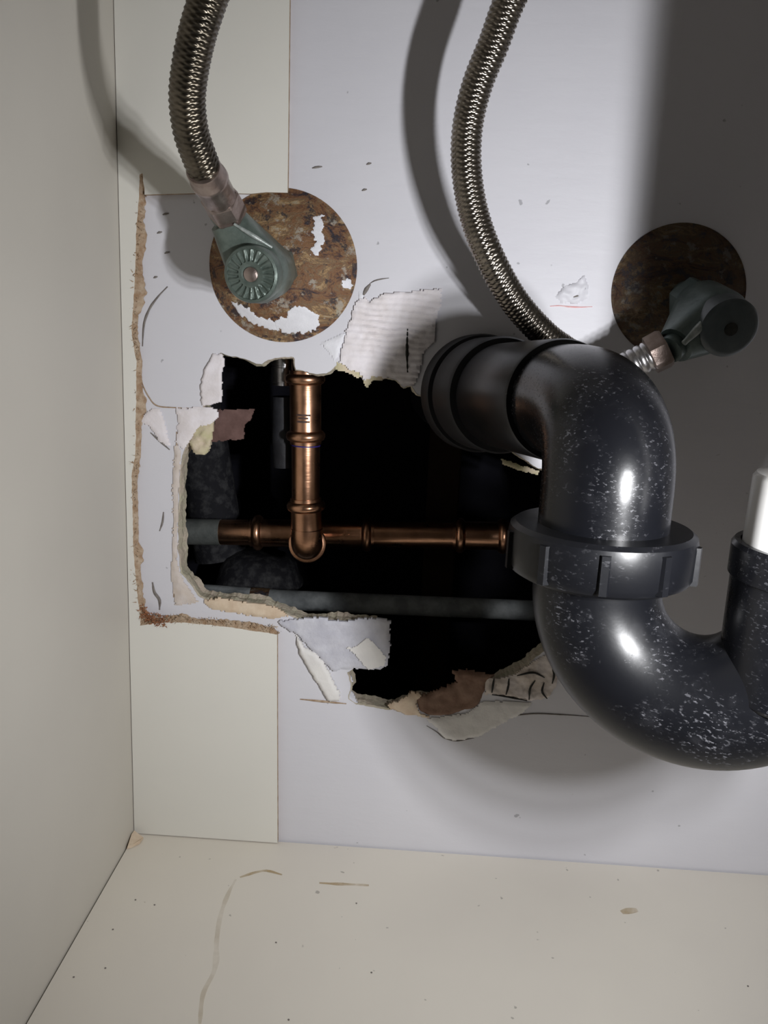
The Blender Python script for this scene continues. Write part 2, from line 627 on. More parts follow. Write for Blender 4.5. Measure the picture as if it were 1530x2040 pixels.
rg = [(0.0, -PT, 0), (0.0028, -PT * 0.62, 1), (0.0042, -PT * 0.25, 2), (0.0048, -0.0001, 3)]
V, F = [], []
for d, y, sd in rg:
    o = offset2d(po, d, 31 + sd * 0.2, pf, 0.45, s2) if d else po
    V += [(x, y - (0.0006 * noise.noise(Vector((x * 900, z * 900, sd))) if 0 < sd < 3 else 0), z) for x, z in o]
for r in range(len(rg) - 1):
    for i in range(n):
        j = (i + 1) % n
        F.append((r * n + i, r * n + j, (r + 1) * n + j, (r + 1) * n + i))
mesh('sawn_edge', V, F, 'fibre', trim2)


def fuzz(name, pts, count, length, mat, parent, spread=0.002, seed=0):
    """short torn fibres along a line"""
    rnd = random.Random(seed)
    V, F = [], []
    for _ in range(count):
        i = rnd.randrange(len(pts) - 1)
        p = pts[i].lerp(pts[i + 1], rnd.random())
        p = p + Vector((rnd.uniform(-1, 1) * spread, rnd.uniform(-0.0012, 0), rnd.uniform(-1, 1) * spread))
        d = Vector((rnd.uniform(-1, 1), rnd.uniform(-0.7, 0.1), rnd.uniform(-1, 1))).normalized() * length * rnd.uniform(0.4, 1.2)
        w = Vector((-d.z, 0, d.x)).normalized() * length * 0.16
        b = len(V)
        V += [p - w, p + w, p + Vector((0, 0.0005, 0)), p + d]
        F += [(b, b + 1, b + 3), (b + 1, b + 2, b + 3), (b + 2, b, b + 3)]
    o = mesh(name, V, F, mat, parent)
    o['kind'] = 'stuff'
    return o


ln = [P(a, b, -0.0025) for a, b in ((278, 400), (272, 520), (268, 640), (275, 720), (272, 900), (266, 1000), (270, 1150), (280, 1235))]
fuzz('torn_fibre', ln, 260, 0.0022, 'fibre', trim2, 0.0016, 1)
ln = [P(a, b, -0.0025) for a, b in ((285, 1232), (350, 1232), (430, 1238), (500, 1246), (556, 1255))]
fuzz('torn_fibre', ln, 170, 0.0022, 'fibre', trim2, 0.0022, 2)
ln = [P(a, b, -0.003) for a, b in ((283, 1215), (300, 1232), (330, 1236))]
fuzz('rusty_fibre', ln, 240, 0.0022, 'rust_fibre', trim2, 0.0035, 3)

# ---- relief patches on the drywall


def inside(x, z, poly):
    c = False
    n = len(poly)
    for i in range(n):
        x0, z0 = poly[i - 1][:2]
        x1, z1 = poly[i][:2]
        if (z0 > z) != (z1 > z) and x < (x1 - x0) * (z - z0) / (z1 - z0) + x0:
            c = not c
    return c


def relief(name, poly_px, hfun, mat, parent, cell=0.0009, Y=0.0, smooth=True, jag=0.0008, th=0.0015):
    """patch of raised surface inside an outline; hfun(x, z, edge 0..1) = distance out of the wall"""
    poly = pix(poly_px, Y)
    xs = [p[0] for p in poly]
    zs = [p[1] for p in poly]
    nx = int((max(xs) - min(xs)) / cell) + 2
    nz = int((max(zs) - min(zs)) / cell) + 2
    x0, z0 = min(xs) - cell, min(zs) - cell
    ins = {}
    for i in range(nx + 1):
        for k in range(nz + 1):
            x, z = x0 + (i + .5) * cell, z0 + (k + .5) * cell
            jx = noise.noise(Vector((x * 500, z * 500, 1))) * jag
            jz = noise.noise(Vector((x * 500, z * 500, 9))) * jag
            ins[i, k] = inside(x + jx, z + jz, poly)
    idx, V, F = {}, [], []

    def vid(i, k, back):
        key = (i, k, back)
        if key not in idx:
            x, z = x0 + i * cell, z0 + k * cell
            cnt = sum(ins.get((i + a, k + b), False) for a in (-2, -1, 0, 1) for b in (-2, -1, 0, 1)) / 16
            h = hfun(x, z, cnt)
            idx[key] = len(V)
            V.append((x, Y - h + (th if back else 0), z))
        return idx[key]

    for (i, k), b in ins.items():
        if not b:
            continue
        F.append((vid(i, k, 0), vid(i + 1, k, 0), vid(i + 1, k + 1, 0), vid(i, k + 1, 0)))
        F.append((vid(i, k, 1), vid(i, k + 1, 1), vid(i + 1, k + 1, 1), vid(i + 1, k, 1)))
        for (di, dk, a, c) in ((-1, 0, (0, 0), (0, 1)), (1, 0, (1, 1), (1, 0)), (0, -1, (1, 0), (0, 0)), (0, 1, (0, 1), (1, 1))):
            if not ins.get((i + di, k + dk), False):
                F.append((vid(i + a[0], k + a[1], 0), vid(i + c[0], k + c[1], 0), vid(i + c[0], k + c[1], 1), vid(i + a[0], k + a[1], 1)))
    return mesh(name, V, F, mat, parent, 60 if smooth else False)


def nz_(x, z, s, seed=0):
    return noise.noise(Vector((x * s, z * s, seed)))


def ripple(x, z, e):
    zz = z + 0.0008 * nz_(x, z, 90, 2) + 0.16 * x * 0.3
    w = math.sin(zz * 2 * math.pi / 0.0033 + 2.2 * nz_(x, z, 60, 4))
    return 0.0008 + 0.0009 * e + 0.00055 * w * (0.6 + 0.8 * nz_(x, z, 45, 7)) + 0.0005 * nz_(x, z, 300, 3)


relief('rippled_torn_paper', [(722, 592), (735, 601), (765, 585), (800, 582), (850, 578), (880, 575), (878, 610), (868, 640), (866, 680),
                              (845, 700), (836, 740), (824, 768), (804, 768), (786, 754), (764, 750), (744, 750), (728, 757), (716, 743), (700, 738),
                              (690, 729), (676, 722), (682, 690), (692, 655), (704, 620), (712, 600)], ripple, 'plaster', wall_back)
relief('greenish_torn_paper', [(668, 735), (672, 722), (690, 725), (715, 735), (740, 745), (775, 748), (760, 758), (742, 757), (732, 772), (722, 764), (728, 750), (712, 754),
                               (700, 745), (690, 742)], lambda x, z, e: 0.0002 + 0.0006 * nz_(x, z, 300), 'gypsum', wall_back, 0.0007)
relief('yellow_paper_edge', [(998, 914), (1035, 926), (1074, 938), (1072, 946), (1030, 936), (1002, 925)],
       lambda x, z, e: 0.0002 + 0.0006 * e, 'gypsum', wall_back, 0.0005)
# raised paint skin curling around the flange
relief('paint_skin', [(706, 560), (716, 575), (715, 612), (703, 650), (676, 668), (640, 682), (668, 720), (690, 660), (712, 610), (724, 590)],
       lambda x, z, e: 0.0009 * e + 0.0003 * nz_(x, z, 200), 'white_paint', wall_back, 0.0008)
# drywall chunk hanging in the hole at the bottom left
relief('hanging_paper_flap', [(553, 1237), (580, 1233), (612, 1229), (652, 1229), (655, 1235), (700, 1235), (730, 1229), (760, 1228), (778, 1231),
                              (777, 1290), (774, 1318), (755, 1328), (735, 1330), (705, 1329), (680, 1332), (665, 1335), (640, 1310), (615, 1285), (595, 1262), (570, 1250)],
       lambda x, z, e: 0.0012 + 0.0014 * e + 0.0035 * max(0, (x - P(700, 1280).x) / 0.022) ** 1.5 + 0.0006 * nz_(x, z, 120),
       'greyflap', wall_back, 0.0008, th=0.002)
relief('white_patch', [(692, 1287), (712, 1283), (732, 1265), (745, 1275), (770, 1300), (766, 1318), (735, 1328), (718, 1310), (708, 1298)],
       lambda x, z, e: 0.0036 + 0.0035 * max(0, (x - P(700, 1280).x) / 0.022) ** 1.5, 'whiteflap', wall_back, 0.0007, th=0.0012)
relief('curled_paper_strip', [(590, 1262), (610, 1290), (628, 1296), (648, 1320), (662, 1350), (678, 1380), (675, 1393), (655, 1396), (640, 1370), (615, 1330), (598, 1300)],
       lambda x, z, e: 0.0005 + 0.0028 * e + 0.0006 * nz_(x, z, 90), 'whiteflap', wall_back, 0.0008)
relief('grey_torn_paper', [(662, 1336), (690, 1336), (700, 1352), (702, 1380), (712, 1402), (690, 1397), (676, 1392), (668, 1360)],
       lambda x, z, e: -0.0006 + 0.0012 * nz_(x, z, 200), 'greyflap', wall_back, 0.0008)
relief('bare_gypsum', [(770, 1404), (800, 1392), (822, 1376), (840, 1382), (828, 1400), (836, 1420), (860, 1428), (820, 1424), (790, 1416)],
       lambda x, z, e: 0.0005 + 0.0016 * e + 0.0012 * nz_(x, z, 200), 'chip', wall_back, 0.0008)
relief('brown_torn_paper', [(815, 1380), (850, 1384), (880, 1372), (910, 1360), (903, 1340), (925, 1335), (960, 1342), (985, 1346), (968, 1365), (962, 1390), (945, 1410),
                            (920, 1418), (890, 1428), (850, 1426), (836, 1418), (828, 1398)],
       lambda x, z, e: -0.002 + 0.003 * e + 0.0012 * nz_(x, z, 160), 'brown_paper', wall_back, 0.0009)
relief('cracked_gypsum', [(968, 1352), (1000, 1350), (1030, 1340), (1060, 1318), (1092, 1300), (1112, 1296), (1112, 1330), (1106, 1368), (1090, 1392), (1050, 1394),
                          (1010, 1386), (965, 1382)],
       lambda x, z, e: 0.0004 + 0.0012 * e + 0.0012 * nz_(x, z, 160) + 0.0006 * nz_(x, z, 500), 'beige', wall_back, 0.0009)
relief('lifted_paint', [(850, 1432), (880, 1428), (930, 1420), (960, 1398), (1010, 1396), (1060, 1400), (1040, 1420), (1000, 1440), (955, 1466), (910, 1475), (885, 1470), (872, 1452)],
       lambda x, z, e: 0.0001 + 0.0013 * e + 0.0003 * nz_(x, z, 200), 'whiteflap', wall_back, 0.0009)
# pieces on the left rim of the hole
relief('torn_paint_flap', [(425, 706), (440, 704), (448, 720), (442, 745), (444, 780), (442, 800), (420, 806), (402, 808), (400, 770), (408, 735)],
       lambda x, z, e: 0.0004 + 0.0014 * e + 0.0007 * nz_(x, z, 150), 'plaster', wall_back, 0.0005)
relief('torn_paper', [(352, 812), (378, 814), (400, 810), (432, 816), (436, 830), (420, 845), (395, 850), (382, 875), (366, 895), (350, 880), (356, 840)],
       lambda x, z, e: 0.0003 + 0.0012 * e + 0.0006 * nz_(x, z, 150), 'plaster', wall_back, 0.0008)
relief('yellow_insulation', [(378, 880), (390, 855), (410, 840), (424, 836), (424, 860), (416, 895), (408, 906), (392, 905), (380, 896)],
       lambda x, z, e: -0.001 + 0.002 * e + 0.0016 * nz_(x, z, 260), 'gypsum', wall_back, 0.0008, th=0.004)
relief('maroon_card', [(436, 816), (470, 815), (508, 814), (500, 836), (488, 846), (486, 874), (450, 877), (420, 879), (428, 850)],
       lambda x, z, e: 0.002 + 0.0004 * nz_(x, z, 100), 'purple_paper', wall_back, 0.0005, Y=0.004)
relief('bare_gypsum_strip', [(350, 880), (362, 900), (356, 980), (354, 1060), (352, 1120), (362, 1150), (382, 1180), (395, 1200), (350, 1205), (342, 1150), (346, 1050), (344, 960)],
       lambda x, z, e: 0.0002 + 0.0009 * e + 0.0005 * nz_(x, z, 240), 'beige', wall_back, 0.0009)
relief('tan_gypsum_ledge', [(405, 1195), (440, 1190), (480, 1198), (530, 1204), (562, 1214), (575, 1226), (540, 1232), (480, 1222), (420, 1212)],
       lambda x, z, e: 0.0004 + 0.0012 * e + 0.0007 * nz_(x, z, 200), 'chip', wall_back, 0.0009)
relief('peeled_paint_flake', [(276, 838), (300, 816), (318, 812), (330, 850), (340, 890), (320, 880), (300, 850)],
       lambda x, z, e: 0.0002 + 0.0012 * e, 'plaster', wall_back, 0.0008)
relief('plaster_blemish', [(1105, 590), (1125, 570), (1150, 560), (1165, 548), (1172, 575), (1168, 600), (1145, 606), (1120, 604)],
       lambda x, z, e: -0.0004 + 0.0016 * e + 0.0011 * nz_(x, z, 330, 5), 'wall', wall_back, 0.0008)


def crack(name, pts, r, mat, parent=None, Y=-0.0002):
    c = resample(spline([P(a, b, Y) for a, b in pts], 6), 0.0015)
    m = len(c) - 1
    rad = [r * (0.25 + 0.75 * math.sin(math.pi * min(0.92, max(0.08, i / m)))) * (1 + 0.3 * nz_(i * 0.4, 0, 1, 3)) for i in range(m + 1)]
    return tube(name, c, rad, mat, parent or wall_back, 6, 60)


crack('crack', [(334, 571), (316, 590), (300, 612), (290, 635), (286, 655), (284, 690)], 0.0006, 'crack')
crack('crack', [(280, 738), (284, 765), (296, 790), (312, 808), (345, 812), (385, 813)], 0.0004, 'fibre')
crack('crack', [(276, 838), (290, 828), (312, 818)], 0.0009, 'crack')
crack('crack', [(300, 862), (320, 880), (338, 896)], 0.0006, 'crack')
crack('crack', [(326, 1020), (324, 1040), (318, 1058)], 0.0006, 'crack')
crack('crack', [(304, 1160), (308, 1180), (318, 1195), (318, 1215)], 0.0009, 'crack')
crack('crack', [(352, 860), (352, 920), (350, 960)], 0.0006, 'fibre')
crack('crack', [(352, 1080), (348, 1130), (346, 1190)], 0.0006, 'fibre')
crack('crack', [(736, 566), (745, 560), (760, 556), (775, 554)], 0.0004, 'crack')
crack('crack', [(724, 588), (730, 576), (738, 566)], 0.0011, 'crack')
crack('crack', [(598, 1393), (620, 1395), (650, 1398), (690, 1402)], 0.0007, 'fibre')
crack('crack', [(850, 1446), (870, 1458), (885, 1470), (910, 1476), (945, 1470)], 0.0004, 'crack')
crack('crack', [(960, 1442), (1000, 1430), (1060, 1422), (1120, 1424), (1180, 1428)], 0.0004, 'crack')
crack('crack', [(980, 1384), (1010, 1388), (1050, 1396)], 0.0006, 'slit', Y=-0.0015)
for pts in ([(984, 1352), (982, 1366), (980, 1380)], [(1014, 1352), (1012, 1370), (1008, 1384)], [(1066, 1356), (1056, 1372), (1054, 1394)],
            [(1084, 1360), (1080, 1378), (1090, 1392)], [(1030, 1346), (1062, 1340), (1085, 1350)], [(1100, 1330), (1104, 1345), (1100, 1362)]):
    crack('crack', pts, 0.0007, 'slit', Y=-0.0022)
crack('slit', [(812, 655), (811, 685), (811, 715), (812, 742)], 0.0008, 'slit', Y=-0.0016)
crack('pencil_line', [(1096, 610), (1115, 609), (1132, 611), (1155, 612), (1180, 611)], 0.00045, 'red', Y=-0.0001)
for a, b, L in ((632, 333, 10), (735, 326, 5), (330, 426, 6), (318, 463, 5), (333, 503, 5), (310, 552, 4), (815, 592, 7), (811, 633, 6), (737, 663, 6), (1150, 590, 8), (726, 378, 5)):
    crack('paint_nick', [(a - L, b + 2), (a, b), (a + L, b - 1)], 0.0006, 'crack', Y=-0.0008 if a > 700 and b > 580 else -0.0001)

# ------------------------------------------------------------------ stains on the floor


def floor_pt(px, py):
    r = ray(px, py)
    return Vector(CAM + r * ((0.0 - CAM[2]) / r[2]))


def stain(name, pts, w, mat):
    c = resample(spline([floor_pt(a, b) for a, b in pts], 8), 0.002)
    V, F = [], []
    for i, p in enumerate(c):
        t = (c[min(i + 1, len(c) - 1)] - c[max(i - 1, 0)]).normalized()
        s = Vector((-t.y, t.x, 0)) * w * (0.5 + 0.5 * math.sin(math.pi * (i + .5) / len(c))) * (1 + 0.5 * nz_(p.x, p.y, 120))
        V += [(p.x + s.x, p.y + s.y, 0.00012), (p.x - s.x, p.y - s.y, 0.00012)]
    for i in range(len(c) - 1):
        F.append((2 * i, 2 * i + 1, 2 * i + 3, 2 * i + 2))
    return mesh(name, V, F, mat, fl)


stain('stain', [(478, 1748), (490, 1744), (510, 1738), (532, 1735), (562, 1743)], 0.0011, 'stain')
stain('stain', [(470, 1752), (455, 1780), (440, 1822), (432, 1870), (428, 1930), (405, 1980), (398, 2040)], 0.0014, 'stain_pale')
stain('stain', [(636, 1759), (665, 1761), (695, 1762), (735, 1764)], 0.0012, 'stain')
stain('stain', [(1238, 1818), (1252, 1815), (1270, 1813)], 0.0022, 'stain')
for a, b in ((210, 1929), (147, 1947), (270, 1793), (550, 1878), (740, 1938), (575, 2032), (225, 1852), (308, 1803), (1490, 1965), (710, 1800)):
    p = floor_pt(a, b)
    lathe('dirt_speck', (p.x, p.y, 0.0), (p.x, p.y, 0.01), [(0, 0.0005), (0.0003, 0.0005), (0.0004, 0.0002)], 'crack', fl, 6)

# chip lying in the corner
p = [floor_pt(*q) for q in ((250, 1682), (258, 1664), (272, 1657), (291, 1662), (284, 1672), (268, 1680))]
V = [(q.x + (0.0025 if i < 2 else 0), q.y - 0.0052, 0.0003) for i, q in enumerate(p)]
V += [(v[0] * 0.93 + V[3][0] * 0.07, v[1] * .93 + V[3][1] * .07, h) for v, h in zip(V, (0.002, 0.004, 0.0045, 0.0012, 0.0028, 0.002))]
F = [tuple(range(6)), tuple(range(6, 12))] + [(i, (i + 1) % 6, 6 + (i + 1) % 6, 6 + i) for i in range(6)]
ch = mesh('wood_chip', V, F, 'chip')
tag(ch, 'small pale tan chip lying in the back left corner of the cabinet floor', 'chip')

# ------------------------------------------------------------------ braided hoses


def braid(name, path, r, mat, parent, N=7, pitch=0.0023, amp=0.00042):
    seg = 56
    c = resample(path, 0.00031)
    pts, tans, fr = frames(c)
    m = len(pts)
    Pn = np.array([tuple(p) for p in pts])
    U = np.array([tuple(f[0]) for f in fr])
    W = np.array([tuple(f[1]) for f in fr])
    s = np.arange(m) * 0.00031
    th = np.arange(seg) * 2 * np.pi / seg
    a = N * th[None, :] / (2 * np.pi) + s[:, None] / pitch
    b = N * th[None, :] / (2 * np.pi) - s[:, None] / pitch
    fa, fb = a - np.floor(a) - .5, b - np.floor(b) - .5
    over = (np.floor(a) + np.floor(b)) % 2
    A = np.cos(np.pi * fa) ** 0.6 * np.cos(np.pi * fb) ** 0.9
    B = np.cos(np.pi * fb) ** 0.6 * np.cos(np.pi * fa) ** 0.9
    h = np.where(over == 0, A, B)
    R = r - amp + amp * 1.6 * h
    V = Pn[:, None, :] + R[:, :, None] * (U[:, None, :] * np.cos(th)[None, :, None] + W[:, None, :] * np.sin(th)[None, :, None])
    V = V.reshape(-1, 3)
    i = np.arange(m - 1)[:, None] * seg
    k = np.arange(seg)[None, :]
    k2 = (k + 1) % seg
    F = np.stack([i + k, i + k2, i + seg + k2, i + seg + k], -1).reshape(-1, 4)
    me = bpy.data.meshes.new(name)
    me.vertices.add(len(V))
    me.vertices.foreach_set('co', V.ravel())
    me.loops.add(F.size)
    me.loops.foreach_set('vertex_index', F.ravel())
    me.polygons.add(len(F))
    me.polygons.foreach_set('loop_start', np.arange(0, F.size, 4))
    me.polygons.foreach_set('use_smooth', np.ones(len(F), bool))
    me.update(calc_edges=True)
    me.validate()
    me.materials.append(M[mat])
    return link(bpy.data.objects.new(name, me), parent)


def hexwob(i, k, a):
    q = (a + 0.3) % (math.pi / 3) - math.pi / 6
    return 1 / math.cos(q) * 0.93


# left hose
hz = ((500, -330, -0.112), (452, -110, -0.112), (414, 0, -0.111), (394, 65, -0.110), (380, 130, -0.107), (373, 196, -0.103), (380, 261, -0.097), (396, 310, -0.090), (410, 345, -0.084))
left_path = spline([P(a, b, y) for a, b, y in hz], 14)
left_path = [p for p in left_path if p.z < ZTOP - 0.001]
hose_l = empty('supply_hose', left_path[-1], 'tarnished braided steel supply hose running up from the rusty left shut-off valve', 'hose', 'braided supply hoses')
braid('braided_sleeve', left_path, 0.0075, 'braid_dirty', hose_l)
f0, f1 = P(404, 335, -0.088), P(455, 425, -0.053)
fd = (f1 - f0).length
lathe('ferrule', f0, f1, [(0, 0.0076), (0.001, 0.0080), (0.006, 0.0079), (0.007, 0.0086), (0.0095, 0.0088), (0.0105, 0.0080), (fd * 0.62, 0.0079)], 'nut', hose_l, 40)
lathe('coupling_nut', f0.lerp(f1, 0.60), f1, [(0, 0.0078), (0.0012, 0.0086), (fd * 0.28, 0.0088), (fd * 0.29, 0.0080), (fd * 0.33, 0.0080), (fd * 0.34, 0.0089), (fd * 0.42, 0.0086)], 'nut', hose_l, 48, 30, hexwob)

# right hose: rises in front of the wall, its lower end loops behind the trap to the right valve
hz = ((1130, -330, -0.066), (1075, -120, -0.066), (1016, 0, -0.064), (984, 86, -0.062), (950, 172, -0.060), (931, 257, -0.058), (930, 343, -0.057), (945, 429, -0.056), (977, 515, -0.055),
      (1025, 600, -0.046), (1086, 668, -0.036), (1140, 706, -0.026), (1172, 730, -0.024), (1195, 744, -0.032), (1225, 744, -0.048))
right_path = spline([P(a, b, y) for a, b, y in hz], 14)
right_path = [p for p in right_path if p.z < ZTOP - 0.001]
hose_r = empty('supply_hose', right_path[-1], 'clean braided steel supply hose curving down behind the black drain trap', 'hose', 'braided supply hoses')
braid('braided_sleeve', right_path, 0.0070, 'braid', hose_r)
g0, g1 = P(1215, 749, -0.050), P(1328, 692, -0.053)
gd = (g1 - g0).length
prof = [(0, 0.0066), (0.0006, 0.0072)]
for q in range(6):
    t0 = 0.001 + q * 0.0035
    prof += [(t0, 0.0068), (t0 + 0.0007, 0.0075), (t0 + 0.0026, 0.0075), (t0 + 0.0033, 0.0068)]
prof += [(gd * 0.72, 0.0072)]
lathe('ferrule', g0, g1, prof, 'silver', hose_r, 40)
lathe('coupling_nut', g0.lerp(g1, 0.68), g1, [(0, 0.0072), (0.001, 0.0094), (gd * 0.26, 0.0096), (gd * 0.32, 0.0088)], 'nut', hose_r, 48, 30, hexwob)

# ------------------------------------------------------------------ wall flanges and shut-off valves


def dome_h(rr, R, H):
    q = min(1.0, rr / R)
    if q > 0.94:
        return H * 0.14 * (1 - q) / 0.06
    return H * (0.14 + 0.86 * (1 - (q / 0.94) ** 2.2))


def flange(px, py, R, H, mat, label):
    c = P(px, py, 0)
    prof = [(0.0, R)]
    for q in (1.0, 0.985, 0.96, 0.94, 0.9, 0.83, 0.75, 0.66, 0.56, 0.45, 0.34, 0.25):
        prof.append((max(0.0006, dome_h(q * R, R, H)), q * R))
    o = lathe('wall_flange', c, c + Vector((0, -1, 0)), prof, mat, None, 72, 60)
    tag(o, label, 'pipe flange', 'round wall flanges')
    return o, c


FL_R, FL_H = 0.0405, 0.0135
fla, fc = flange(564, 531, FL_R, FL_H, 'rust', 'rusty brown round wall flange with white paint remnants behind the green valve')
flb, fc2 = flange(1351, 582, 0.0355, 0.011, 'rust_shaded', 'corroded round wall flange with shadow painted into its rust behind the right valve')


def flange_patch(name, poly, mat, cell=0.0004):
    def hf(x, z, e):
        rr = math.hypot(x - fc.x, z - fc.z)
        return dome_h(rr, FL_R, FL_H) + 0.0001 + 0.0005 * e
    return relief(name, poly, hf, mat, fla, cell, th=0.0006, jag=0.0016)


flange_patch('white_paint_remnant', [(545, 648), (560, 636), (580, 632), (578, 622), (590, 612), (610, 610), (622, 620), (636, 628), (638, 645), (630, 656), (600, 664), (570, 663)], 'white_paint')
flange_patch('white_paint_remnant', [(462, 600), (480, 606), (498, 612), (512, 626), (530, 634), (550, 640), (560, 658), (534, 655), (505, 644), (482, 626)], 'white_paint')
flange_patch('white_paint_drip', [(630, 432), (644, 430), (645, 450), (644, 465), (650, 480), (644, 498), (636, 512), (625, 508), (627, 498), (634, 485), (628, 465)], 'white_paint')
flange_patch('white_paint_remnant', [(680, 560), (698, 556), (704, 566), (700, 578), (688, 574)], 'white_paint')


def valve(name, c, K, O, kr, mat, kmat, label, ribbed):
    root = empty(name, c, label, 'valve', 'shut-off valves')
    ax = (K - c).normalized()
    L = (K - c).length
    # inlet tube and hexagonal compression nut
    lathe('inlet_pipe', c + ax * 0.002, K, [(0, 0.0082), (L * 0.45, 0.0082)], mat, root, 32)
    lathe('compression_nut', c + ax * (L * 0.24), K, [(0, 0.0095), (0.001, 0.0118), (L * 0.24, 0.0122), (L * 0.26, 0.0105)], mat, root, 48, 30, hexwob)
    # teardrop body between the handle barrel and the outlet
    d2 = (O - K).normalized()
    bm = bmesh.new()
    up = ax.cross(d2).normalized()
    b0 = c + ax * (L * 0.42)
    b1 = c + ax * (L * 0.86)
    e2 = ax.cross(up).normalized()
    for q, rr in ((b0, kr * 0.92), (b0.lerp(b1, 0.15), kr * 1.03), (b0.lerp(b1, 0.85), kr * 1.08), (b1, kr * 1.0)):
        for k in range(28):
            an = 2 * math.pi * k / 28
            bm.verts.new(q + (up * math.cos(an) + e2 * math.sin(an)) * rr)
    od = (O - b0.lerp(b1, 0.5)).normalized()
    oe = od.cross(up).normalized()
    for q, rr in ((O - od * 0.003, 0.0098), (O, 0.0090)):
        for k in range(20):
            an = 2 * math.pi * k / 20
            bm.verts.new(q + (up * math.cos(an) + oe * math.sin(an)) * rr)
    bmesh.ops.convex_hull(bm, input=bm.verts)
    lose = [v for v in bm.verts if not v.link_faces]
    bmesh.ops.delete(bm, geom=lose, context='VERTS')
    bmesh.ops.recalc_face_normals(bm, faces=bm.faces)
    me = bpy.data.meshes.new('body')
    bm.to_mesh(me)
    bm.free()
    me.materials.append(M[mat])
    me.polygons.foreach_set('use_smooth', [True] * len(me.polygons))
    me.set_sharp_from_angle(angle=math.radians(32))
    link(bpy.data.objects.new('body', me), root)
    lathe('outlet_stub', O - od * 0.003, O + od, [(0, 0.0066), (0.0075, 0.0066)], mat, root, 32)
    # gusset rib along the body
    ga = b1 + od * kr * 0.7 + up * 0
    # handle
    h0 = c + ax * (L * 0.84)
    hl = L * 0.16
    if ribbed:
        lathe('handle', h0, K, [(0, kr * 0.95), (0.0005, kr), (hl * 0.8, kr * 0.99), (hl * 0.95, kr * 0.95), (hl, kr * 0.86), (hl - 0.0008, kr * 0.83), (hl - 0.0012, kr * 0.3)], kmat, root, 64, 40)
        # radial ribs and rings on the face
        V, F = [], []
        segs, rings_ = 144, [0.2, 0.34, 0.38, 0.44, 0.48, 0.6, 0.72, 0.84, 0.88]
        u = ax.cross(Vector((0, 0, 1))).normalized()
        v = ax.cross(u)
        for q, rr in enumerate(rings_):
            for k in range(segs):
                an = 2 * math.pi * k / segs
                tooth = 0.0011 * (0.5 + 0.5 * math.sin(an * 20 + rr * 3)) if 0.46 < rr < 0.86 else (0.0010 if 0.33 < rr < 0.45 else 0.0)
                V.append(K + ax * (-0.0011 + tooth) + (u * math.cos(an) + v * math.sin(an)) * kr * rr)
        for q in range(len(rings_) - 1):
            for k in range(segs):
                k2 = (k + 1) % segs
                F.append((q * segs + k, q * segs + k2, (q + 1) * segs + k2, (q + 1) * segs + k))
        h = [o for o in root.children if o.name.startswith('handle')][0]
        mesh('ribbed_face', V, F, kmat, h, 40)
        lathe('screw', K - ax * 0.0014, K + ax, [(0, kr * 0.27), (0.0014, kr * 0.25), (0.0021, kr * 0.14)], 'nut', h, 24)
    else:
        h = lathe('handle', h0, K, [(0, kr * 0.95), (0.0006, kr * 1.02), (hl * 0.9, kr), (hl, kr * 0.93), (hl + 0.0006, kr * 0.8)], kmat, root, 64, 40)
        lathe('screw', K + ax * 0.0001, K + ax, [(0, kr * 0.24), (0.0012, kr * 0.22), (0.0014, kr * 0.12)], 'slit', h, 24)
    return root, ax, od, up, b0, b1


Kl = P(499, 547, -0.060)
Ol = P(452, 437, -0.050)
vl, *_ = valve('shutoff_valve', fc, Kl, Ol, 0.0138, 'valve', 'valve', 'greenish corroded shut-off valve with a round ribbed handle on the rusty flange', True)
Kr = P(1455, 655, -0.062)
Or = P(1345, 688, -0.055)
vr, *_ = valve('shutoff_valve', fc2, Kr, Or, 0.0140, 'valve_shaded', 'knob_dark', 'dark shut-off valve with a plain round knob in shadow at the right', False)

def worn_edge(root, a, b, w, t):
    """bright worn casting edge along a valve body"""
    pts = resample(spline([a, a.lerp(b, 0.5) + Vector((0, -0.0006, 0)), b], 8), 0.001)
    n_ = len(pts) - 1
    tube('worn_edge', pts, [w * (0.45 + 0.55 * math.sin(math.pi * min(0.9, max(0.1, i / n_)))) for i in range(n_ + 1)], 'worn', root, 12, 60)


M['worn'] = mat_plain('worn_pale_metal', (0.42, 0.45, 0.43), (0.26, 0.30, 0.28), 300, 0.4, 0.3, bump=0.4)
worn_edge(vl, P(466, 446, -0.0588), P(542, 493, -0.0538), 0.0011, 0)
worn_edge(vr, P(1362, 684, -0.0635), P(1428, 616, -0.0575), 0.0022, 0)

# ------------------------------------------------------------------ black drain trap
DRX = P(950, 785, -0.01)                      # centre of the drain where it leaves the wall
trap = empty('drain_trap', DRX, 'glossy black plastic drain trap with elbow, union nut and curved lower bend', 'drain trap')
RP = 0.0242
VY = -0.163                                   # depth of the vertical leg
vtop = P(1207, 985, VY)
vx = vtop.x
# wall hub: rings getting smaller
ca = P(945, 783, 0.004)
cb = P(1122, 799, -0.105)
hd = (cb - ca).normalized()
hl = (cb - ca).length
lathe('drain_stub', ca + hd * -0.05, cb, [(0, 0.0235), (0.06, 0.0235)], 'abs_clean', trap, 48)
lathe('wall_collar', ca, cb, [(0.002, 0.0300), (0.003, 0.0322), (0.0125, 0.0322), (0.0140, 0.0314), (0.0142, 0.0272), (0.020, 0.0272)], 'hub', trap, 72)
lathe('hub_ring', ca, cb, [(0.0168, 0.0255), (0.0170, 0.0290), (0.0182, 0.0302), (0.0425, 0.0300), (0.0445, 0.0290), (0.0448, 0.0258), (0.050, 0.0255)], 'hub', trap, 72)
lathe('elbow_socket', ca, cb, [(0.0455, 0.0240), (0.0460, 0.0258), (0.0475, 0.0265), (hl - 0.0020, 0.0268), (hl - 0.0005, 0.0262), (hl, 0.0240)], 'abs_clean', trap, 72)
